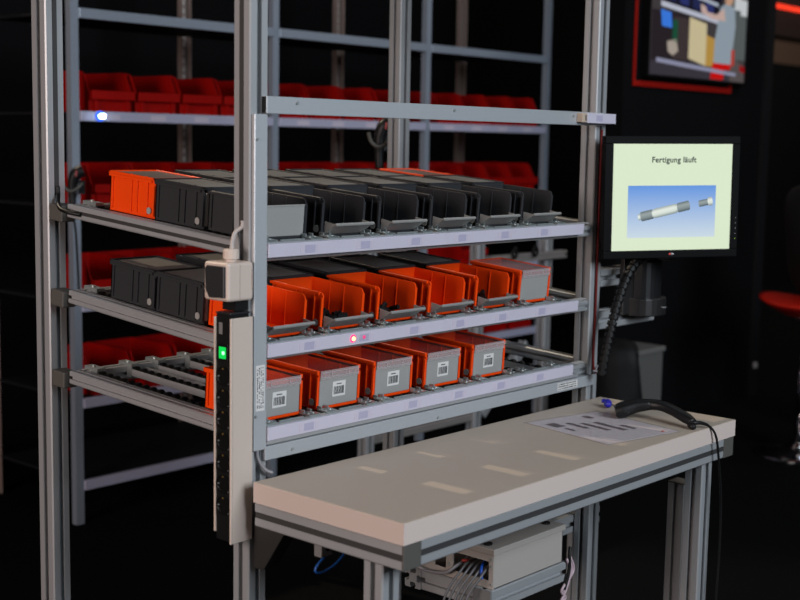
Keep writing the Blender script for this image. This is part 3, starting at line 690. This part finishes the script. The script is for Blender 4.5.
# ------------------------------------------------------------------ second profile bench behind
bn = thing('profile_bench', 'low aluminium profile bench frame standing before the rack', 'frame', (0, 0, 0))
BY = 1.5
SHADE_ALU = mat('shade_toned_aluminium', (.26, .235, .22), .5, .3, .05, 60, .05)  # same aluminium, darkened in colour for the shade on the bench beams
for x in (1.95, 2.63, 3.13): profile('post', bn, (x, BY, FZ), 'z', 1.02)
profile('beam', bn, (2.68, BY-.0355, 1.020), 'x', .56, SHADE_ALU, size=.035); profile('beam', bn, (1.9985, BY+.01, .345), 'x', .63, SHADE_ALU, size=.03)
m = MB().prism(prof_outline(.04), 0, .42, 'x'); b_ = m.build('brace', ALU, bn); b_.location = (2.70, BY+.024, .36); b_.rotation_euler = (0, R(-42), 0)
for x in (2.83, 2.98): 
    o = MB().tube([(x, BY-.045, 1.088), (x-.018, BY-.045, 1.065), (x, BY-.045, 1.042), (x+.018, BY-.045, 1.065), (x, BY-.045, 1.089)], .006).build('cable_ring', RUBBER, bn, True)
# two scanners hanging in hooks
def hung(loc, rz, label, s, anchor):
    o = thing('hanging_scanner', label, 'scanner', loc, (0, 0, rz), 'scanners hanging in hooks')
    m = MB(); m.tube([(-.035*s, 0, .045*s), (-.026*s, -.01, .012*s), (0, -.014, -.006*s), (.030*s, -.01, .008*s), (.050*s, 0, .030*s)], .008*s, 8, 6); m.build('hook', mat('hook_grey', (.05, .047, .040), .5), o, True)
    m = MB(); m.tube([(.055*s, 0, .085*s), (.025*s, 0, .070*s), (.008*s, 0, .03*s), (.006*s, 0, -.03*s), (.008*s, 0, -.085*s)], .02*s, 12, 6, [.028*s, .029*s, .022*s, .017*s, .016*s]); m.build('body', BLACK, o, True)
    m = MB(); m.tube([(.008*s, 0, -.08*s), (.012*s, 0, -.13*s), (.02*s, .01, -.22*s), (.03*s, .012, -.5*s)], .005*s, 8, 6); m.build('cable', RUBBER, o, True)
    m = MB(); m.tube([(.028*s, -.026*s, .085*s), (.024*s, -.028*s, .060*s)], .004*s, 8, 2); m.build('trigger', mat('trigger_red', (.25, .01, .01), .4), o)
    bx('plate', BLACK, o, (.03*s, .028, -.02*s), (.06*s, .034, .04*s))
    mi = Matrix.Rotation(-rz, 4, 'Z')
    MB().tube([(.045*s, .034, .01), mi @ (Vector(anchor)-Vector(loc))], .006, 8, 1).build('arm', BLACK, o); return o
hung((1.372, .93, 1.522), R(-38), 'black scanner hanging in a grey hook beside the rear post', .85, (1.225, .737, 1.53))
hung((.985, 2.05, 1.345), R(-38), 'black scanner hanging in a grey hook on the blurred rack upright', .8, (1.035, 2.0945, 1.35))

# ------------------------------------------------------------------ television on the black wall
tv = thing('television', 'wall television showing a worker in a grey shirt at shelves', 'television', (3.905, 1.515, 1.884))
TW, TH = 1.0, .575
m = MB(); m.box(-.012, -.045, -.016, TW+.012, -.0275, 0); m.box(-.012, -.045, TH, TW+.012, -.0275, TH+.012); m.box(-.012, -.045, 0, .0, -.0275, TH); m.box(TW, -.045, 0, TW+.012, -.0275, TH)
m.build('bezel', BZ, tv, bevel=.002)
bx('housing', BZ, tv, (-.008, -.0272, -.012), (TW+.008, -.001, TH+.008))
ts = bx('screen', emis('tv_base', srgb(58, 54, 56), 1), tv, (0, -.036, 0), (TW, -.0275, TH))
TE = {}
def tvpoly(name, pts, c, k):
    m = MB().prism([(u*TW, (1-v)*.42) for u, v in pts], -.0365-.0004*k, -.0362-.0004*k, 'y')
    if c not in TE: TE[c] = emis('tv_%d_%d_%d' % c, srgb(*c), .72)
    m.build(name, TE[c], ts)
def tvr(name, u0, v0, u1, v1, c, k): tvpoly(name, [(u0, v0), (u1, v0), (u1, v1), (u0, v1)], c, k)
# picture parts in fractions of the visible part of the screen (u right, v down)
tvr('picture_wall', .78, -.14, 1, .72, (92, 98, 98), 0)
tvr('picture_floor', 0, .82, 1, 1, (62, 58, 66), 0)
tvpoly('picture_floor', [(.82, .66), (1, .80), (1, 1), (.84, 1)], (92, 84, 84), 1)
tvr('picture_rack', .02, .25, .40, .84, (44, 38, 42), 0); tvr('picture_machine', .23, .30, .40, .80, (66, 56, 58), 1)
tvpoly('picture_shelf', [(.10, -.14), (.72, -.14), (.72, .30), (.10, .19)], (30, 28, 40), 1)
tvpoly('picture_rail', [(.10, .14), (.70, .25), (.70, .31), (.10, .20)], (196, 200, 216), 2)
tvpoly('picture_rail', [(.14, -.08), (.68, .06), (.68, .10), (.14, -.03)], (180, 190, 204), 2)
for q in range(4): tvpoly('picture_crate', [(.15+.13*q, -.02+.03*q), (.24+.13*q, .0+.03*q), (.24+.13*q, .13+.026*q), (.15+.13*q, .11+.026*q)], (48, 56, 112) if q % 2 else (40, 46, 86), 3)
tvpoly('picture_display', [(.10, .24), (.20, .26), (.215, .44), (.115, .43)], (64, 130, 236), 3)
tvr('picture_green', .22, .34, .27, .60, (30, 84, 62), 3)
tvpoly('picture_bag', [(.17, .60), (.26, .56), (.28, .70), (.23, .76), (.18, .72)], (178, 166, 154), 3)
tvpoly('picture_carton', [(.385, .28), (.565, .33), (.565, .84), (.385, .77)], (214, 200, 160), 4)
tvpoly('picture_carton', [(.565, .46), (.66, .50), (.66, .84), (.565, .84)], (190, 150, 74), 4)
tvpoly('picture_shirt', [(.70, .10), (.76, .04), (.86, .08), (.875, .30), (.84, .80), (.65, .80), (.655, .50), (.68, .30)], (152, 166, 178), 5)
tvpoly('picture_arm', [(.66, .20), (.74, .10), (.76, .26), (.62, .26), (.50, .20), (.49, .10), (.54, .12), (.56, .18)], (206, 178, 168), 6)
tvpoly('picture_head', [(.73, -.10), (.80, -.12), (.84, -.02), (.82, .05), (.76, .06)], (202, 160, 132), 6)
tvpoly('picture_trousers', [(.64, .79), (.845, .79), (.83, .86), (.77, .86), (.76, .99), (.62, .99)], (204, 22, 20), 6)
tvr('picture_red_box', .84, .60, .875, .80, (190, 62, 50), 6); tvpoly('picture_red_box', [(.94, .78), (1, .80), (1, .88), (.94, .86)], (150, 20, 24), 6)
for (u, v) in ((.86, -.06), (.93, .0)): tvr('picture_notice', u, v-.04, u+.07, v+.16, (210, 214, 218), 3)
tvpoly('picture_caption', [(.07, .80), (.34, .83), (.90, .89), (.90, .93), (.34, .88), (.07, .85)], (150, 152, 178), 7)
rf = thing('red_frame', 'thin red border frame on the black wall behind the television', 'frame', (3.83, 1.518, 1.824))
RF = mat('red_frame_paint', (.34, .010, .006), .5, spec=.1)
bx('bar', RF, rf, (0, -.010, 0), (1.0, -.001, .026), .001); bx('bar', RF, rf, (0, -.010, .0262), (.012, -.001, .72), .001); bx('bar', RF, rf, (.988, -.010, .0262), (1.0, -.001, .10), .001)
lamp('frame_light', 'AREA', (4.3, .2, 3.3), (4.3, 1.5, 1.9), 9, (1, .9, .85), .5)

# ------------------------------------------------------------------ waste bin, stool, seated person
wb = thing('waste_bin', 'slim grey waste bin with a black bag hung over it', 'waste bin', (3.075, .965, FZ))
m = MB(); m.prism([(0, 0), (.20, 0), (.20, .17), (0, .17)], 0, .545, 'z'); m.build('body', BINM, wb, bevel=.006)
m = MB(); m.box(-.008, -.008, .545, .208, .178, .568); m.build('rim', mat('bin_rim', (.15, .145, .135), .45), wb, bevel=.005)
m = MB(); n = 22; vv = []
rnd = random.Random(2)
for r_, z in ((.0, .612), (.35, .606), (.8, .590), (1.0, .565), (1.06, .50), (1.12, .36), (1.10, .2), (1.16, .05)):
    for i in range(n):
        a = 2*math.pi*i/n; k = r_*(1+.07*math.sin(5*a+z*9)+rnd.uniform(-.03, .03)); vv.append((-.015+.085*k*math.cos(a), .12+.125*k*math.sin(a), z+rnd.uniform(-.008, .008)*(r_ > .1)))
m.add(vv, [(j*n+i, j*n+(i+1) % n, (j+1)*n+(i+1) % n, (j+1)*n+i) for j in range(7) for i in range(n)])
m.build('bag', BAG, wb, True)
sl = thing('bar_stool', 'red shell bar stool on a chrome pedestal', 'stool', (4.045, .66, FZ))
MB().lathe([(0, 0), (.205, 0), (.205, .008), (.19, .018), (.09, .034), (.045, .060), (.03, .075), (0, .075)], n=36).build('base', CHROME, sl, True)
MB().lathe([(0, .07), (.030, .07), (.030, .40), (.022, .41), (.022, .63), (.05, .64), (.07, .652), (0, .652)], n=20).build('column', CHROME, sl, True)
m = MB(); m.tube([(.0, -.03, .36), (-.12, -.05, .32), (-.14, -.14, .31), (0, -.20, .31), (.14, -.14, .31), (.12, -.05, .32), (0, -.03, .36)], .009); m.build('foot_ring', CHROME, sl, True)
MB().tube([(.0, -.02, .645), (-.06, -.06, .62), (-.10, -.09, .56)], .006).build('lever', CHROME, sl, True)
m = MB(); n = 28; K = 8; vv = []
def seat_z(x, y): return .705+.30*x*x+.35*y*y+(.9*max(0, y)**2.2)
for sgn in (1, -1):
    for k in range(K+1):
        r_ = k/K
        for i in range(n):
            a = 2*math.pi*i/n; x, y = .225*r_*math.cos(a), .22*r_*math.sin(a); th = .060*(1-.85*r_**3)
            vv.append((x, y, seat_z(x, y)+(.004+.040*(1-r_*r_) if sgn > 0 else -.055*(1-r_*r_))))
L_ = (K+1)*n
fs = [(j*n+i, j*n+(i+1) % n, (j+1)*n+(i+1) % n, (j+1)*n+i) for j in range(K) for i in range(n)]
fs += [tuple(L_+q for q in reversed(f_)) for f_ in fs[:]]+[(K*n+i, K*n+(i+1) % n, L_+K*n+(i+1) % n, L_+K*n+i) for i in range(n)]
m.add(vv, fs); m.build('seat', REDS, sl, True)

def figure(parent):
    V = {}; E_ = []; Rr = {}
    def j(n_, p, r, frm=None):
        V[n_] = p; Rr[n_] = r
        if frm: E_.append((frm, n_))
    j('pelvis', (0, 0, .10), .135); j('waist', (0, .02, .24), .125, 'pelvis'); j('chest', (0, .0, .42), .145, 'waist'); j('neckbase', (0, -.03, .555), .075, 'chest'); j('neck', (0, -.05, .62), .055, 'neckbase'); j('skull', (0, -.075, .70), .085, 'neck'); j('crown', (0, -.07, .775), .08, 'skull')
    for s, n_ in ((-1, 'l'), (1, 'r')):
        j('sh'+n_, (s*.175, .0, .50), .068, 'chest'); j('el'+n_, (s*.235, -.06, .24), .046, 'sh'+n_); j('wr'+n_, (s*.15, -.30, .17), .030, 'el'+n_); j('pa'+n_, (s*.12, -.37, .155), .034, 'wr'+n_)
        j('hp'+n_, (s*.10, -.06, .075), .092, 'pelvis'); j('kn'+n_, (s*.15, -.44, .02), .066, 'hp'+n_); j('an'+n_, (s*.13, -.34, -.40), .043, 'kn'+n_); j('to'+n_, (s*.14, -.50, -.455), .036, 'an'+n_)
    for s, n_ in ((-1, 'l'), (1, 'r')):
        for q in range(4):
            x = s*(.095+.019*q); l = (.062, .074, .070, .056)[3-q] if s < 0 else (.056, .070, .074, .062)[q]
            j('f%s%d' % (n_, q), (x, -.40, .152), .0105, 'pa'+n_); j('g%s%d' % (n_, q), (x, -.40-l*.55, .142), .0092, 'f%s%d' % (n_, q)); j('h%s%d' % (n_, q), (x, -.40-l*.8, .118), .008, 'g%s%d' % (n_, q))
        j('t'+n_, (s*.085, -.345, .155), .012, 'wr'+n_); j('u'+n_, (s*.07, -.385, .145), .0095, 't'+n_)
    names = list(V); idx = {n_: i for i, n_ in enumerate(names)}
    me = bpy.data.meshes.new('body'); me.from_pydata([V[n_] for n_ in names], [(idx[a], idx[b]) for a, b in E_], []); me.update()
    o = bpy.data.objects.new('body', me); col.objects.link(o); o.parent = parent
    s_ = o.modifiers.new('skin', 'SKIN'); s_.use_smooth_shade = True
    if len(me.skin_vertices) == 0:
        bpy.context.view_layer.objects.active = o; o.select_set(True); bpy.ops.object.mode_set(mode='EDIT'); bpy.ops.object.mode_set(mode='OBJECT')
    sv = me.skin_vertices[0].data
    for n_ in names:
        d = sv[idx[n_]]; r = Rr[n_]; d.radius = (r*(1.25 if n_ in ('chest', 'waist', 'pelvis') else 1), r*(.9 if n_ in ('chest', 'waist') else 1)); d.use_root = n_ == 'pelvis'
    o.modifiers.new('sub', 'SUBSURF').levels = 2; o.modifiers['sub'].render_levels = 2
    m_ = CLOTH.copy(); m_.name = 'clothed_figure'; nt = m_.node_tree; b = nt.nodes['Principled BSDF']
    tc = nt.nodes.new('ShaderNodeTexCoord'); sp = nt.nodes.new('ShaderNodeSeparateXYZ'); nt.links.new(tc.outputs['Object'], sp.inputs[0])
    def cmp_(sock, op, v):
        q = nt.nodes.new('ShaderNodeMath'); q.operation = op; q.inputs[1].default_value = v; nt.links.new(sock, q.inputs[0]); return q.outputs[0]
    def comb(a_, b_, op):
        q = nt.nodes.new('ShaderNodeMath'); q.operation = op; nt.links.new(a_, q.inputs[0]); nt.links.new(b_, q.inputs[1]); return q.outputs[0]
    hands = comb(cmp_(sp.outputs[1], 'LESS_THAN', -.325), cmp_(sp.outputs[2], 'GREATER_THAN', .105), 'MULTIPLY')
    msk = comb(hands, cmp_(sp.outputs[2], 'GREATER_THAN', .60), 'MAXIMUM')
    mx = nt.nodes.new('ShaderNodeMix'); mx.data_type = 'RGBA'; mx.inputs[6].default_value = (.003, .003, .0032, 1); mx.inputs[7].default_value = (.45, .25, .18, 1)
    nt.links.new(msk, mx.inputs[0]); nt.links.new(mx.outputs[2], b.inputs['Base Color'])
    me.materials.append(m_); return o
pr_ = thing('person', 'person in black clothing seated on the red stool, mostly out of frame', 'person', (4.085, .64, .80), (0, 0, R(60)))
figure(pr_)
HEADZ = .715
m = MB(); n = 20; vv = []
for k in range(11):
    ph = math.pi*k/10; r_ = math.sin(ph)
    for i in range(n):
        a = 2*math.pi*i/n; x, y, z = .078*r_*math.cos(a), .098*r_*math.sin(a), .122*math.cos(ph)
        if z < -.03: y += .02*(z+.03)/.09; x *= 1+(z+.03)*2.2
        vv.append((x, y-.075, HEADZ+z))
m.add(vv, [(j*n+i, j*n+(i+1) % n, (j+1)*n+(i+1) % n, (j+1)*n+i) for j in range(10) for i in range(n)])
fc = m.build('head', SKIN, pr_, True)
MB().tube([(0, -.168, HEADZ+.012), (0, -.186, HEADZ-.022), (0, -.172, HEADZ-.030)], .010, 8, 4, [.007, .013, .009]).build('nose', SKIN, fc, True)
for s in (-1, 1):
    MB().lathe([(0, -.009), (.008, -.005), (.010, 0), (.008, .005), (0, .009)], (s*.030, -.158, HEADZ+.012), 10).build('eye', mat('eye_white', (.6, .6, .58), .3), fc, True)
    MB().tube([(s*.079, -.07, HEADZ+.02), (s*.088, -.062, HEADZ), (s*.08, -.072, HEADZ-.025)], .010, 8, 4).build('ear', SKIN, fc, True)
MB().tube([(-.022, -.160, HEADZ-.056), (0, -.167, HEADZ-.054), (.022, -.160, HEADZ-.056)], .0055, 8, 4).build('mouth', mat('lips', (.35, .12, .1), .5), fc, True)
m = MB(); vv = []
for k in range(7):
    ph = math.pi*.56*k/6; r_ = math.sin(ph)
    for i in range(n):
        a = 2*math.pi*i/n; zz = .130*math.cos(ph); lift = .05*max(0, -math.sin(a))*(k/6)
        vv.append((.086*r_*math.cos(a), .106*r_*math.sin(a)-.070, HEADZ+zz+lift))
m.add(vv, [(j*n+i, j*n+(i+1) % n, (j+1)*n+(i+1) % n, (j+1)*n+i) for j in range(6) for i in range(n)])
m.build('hair', mat('dark_hair', (.012, .008, .006), .5, 0, .5, 60), pr_, True)
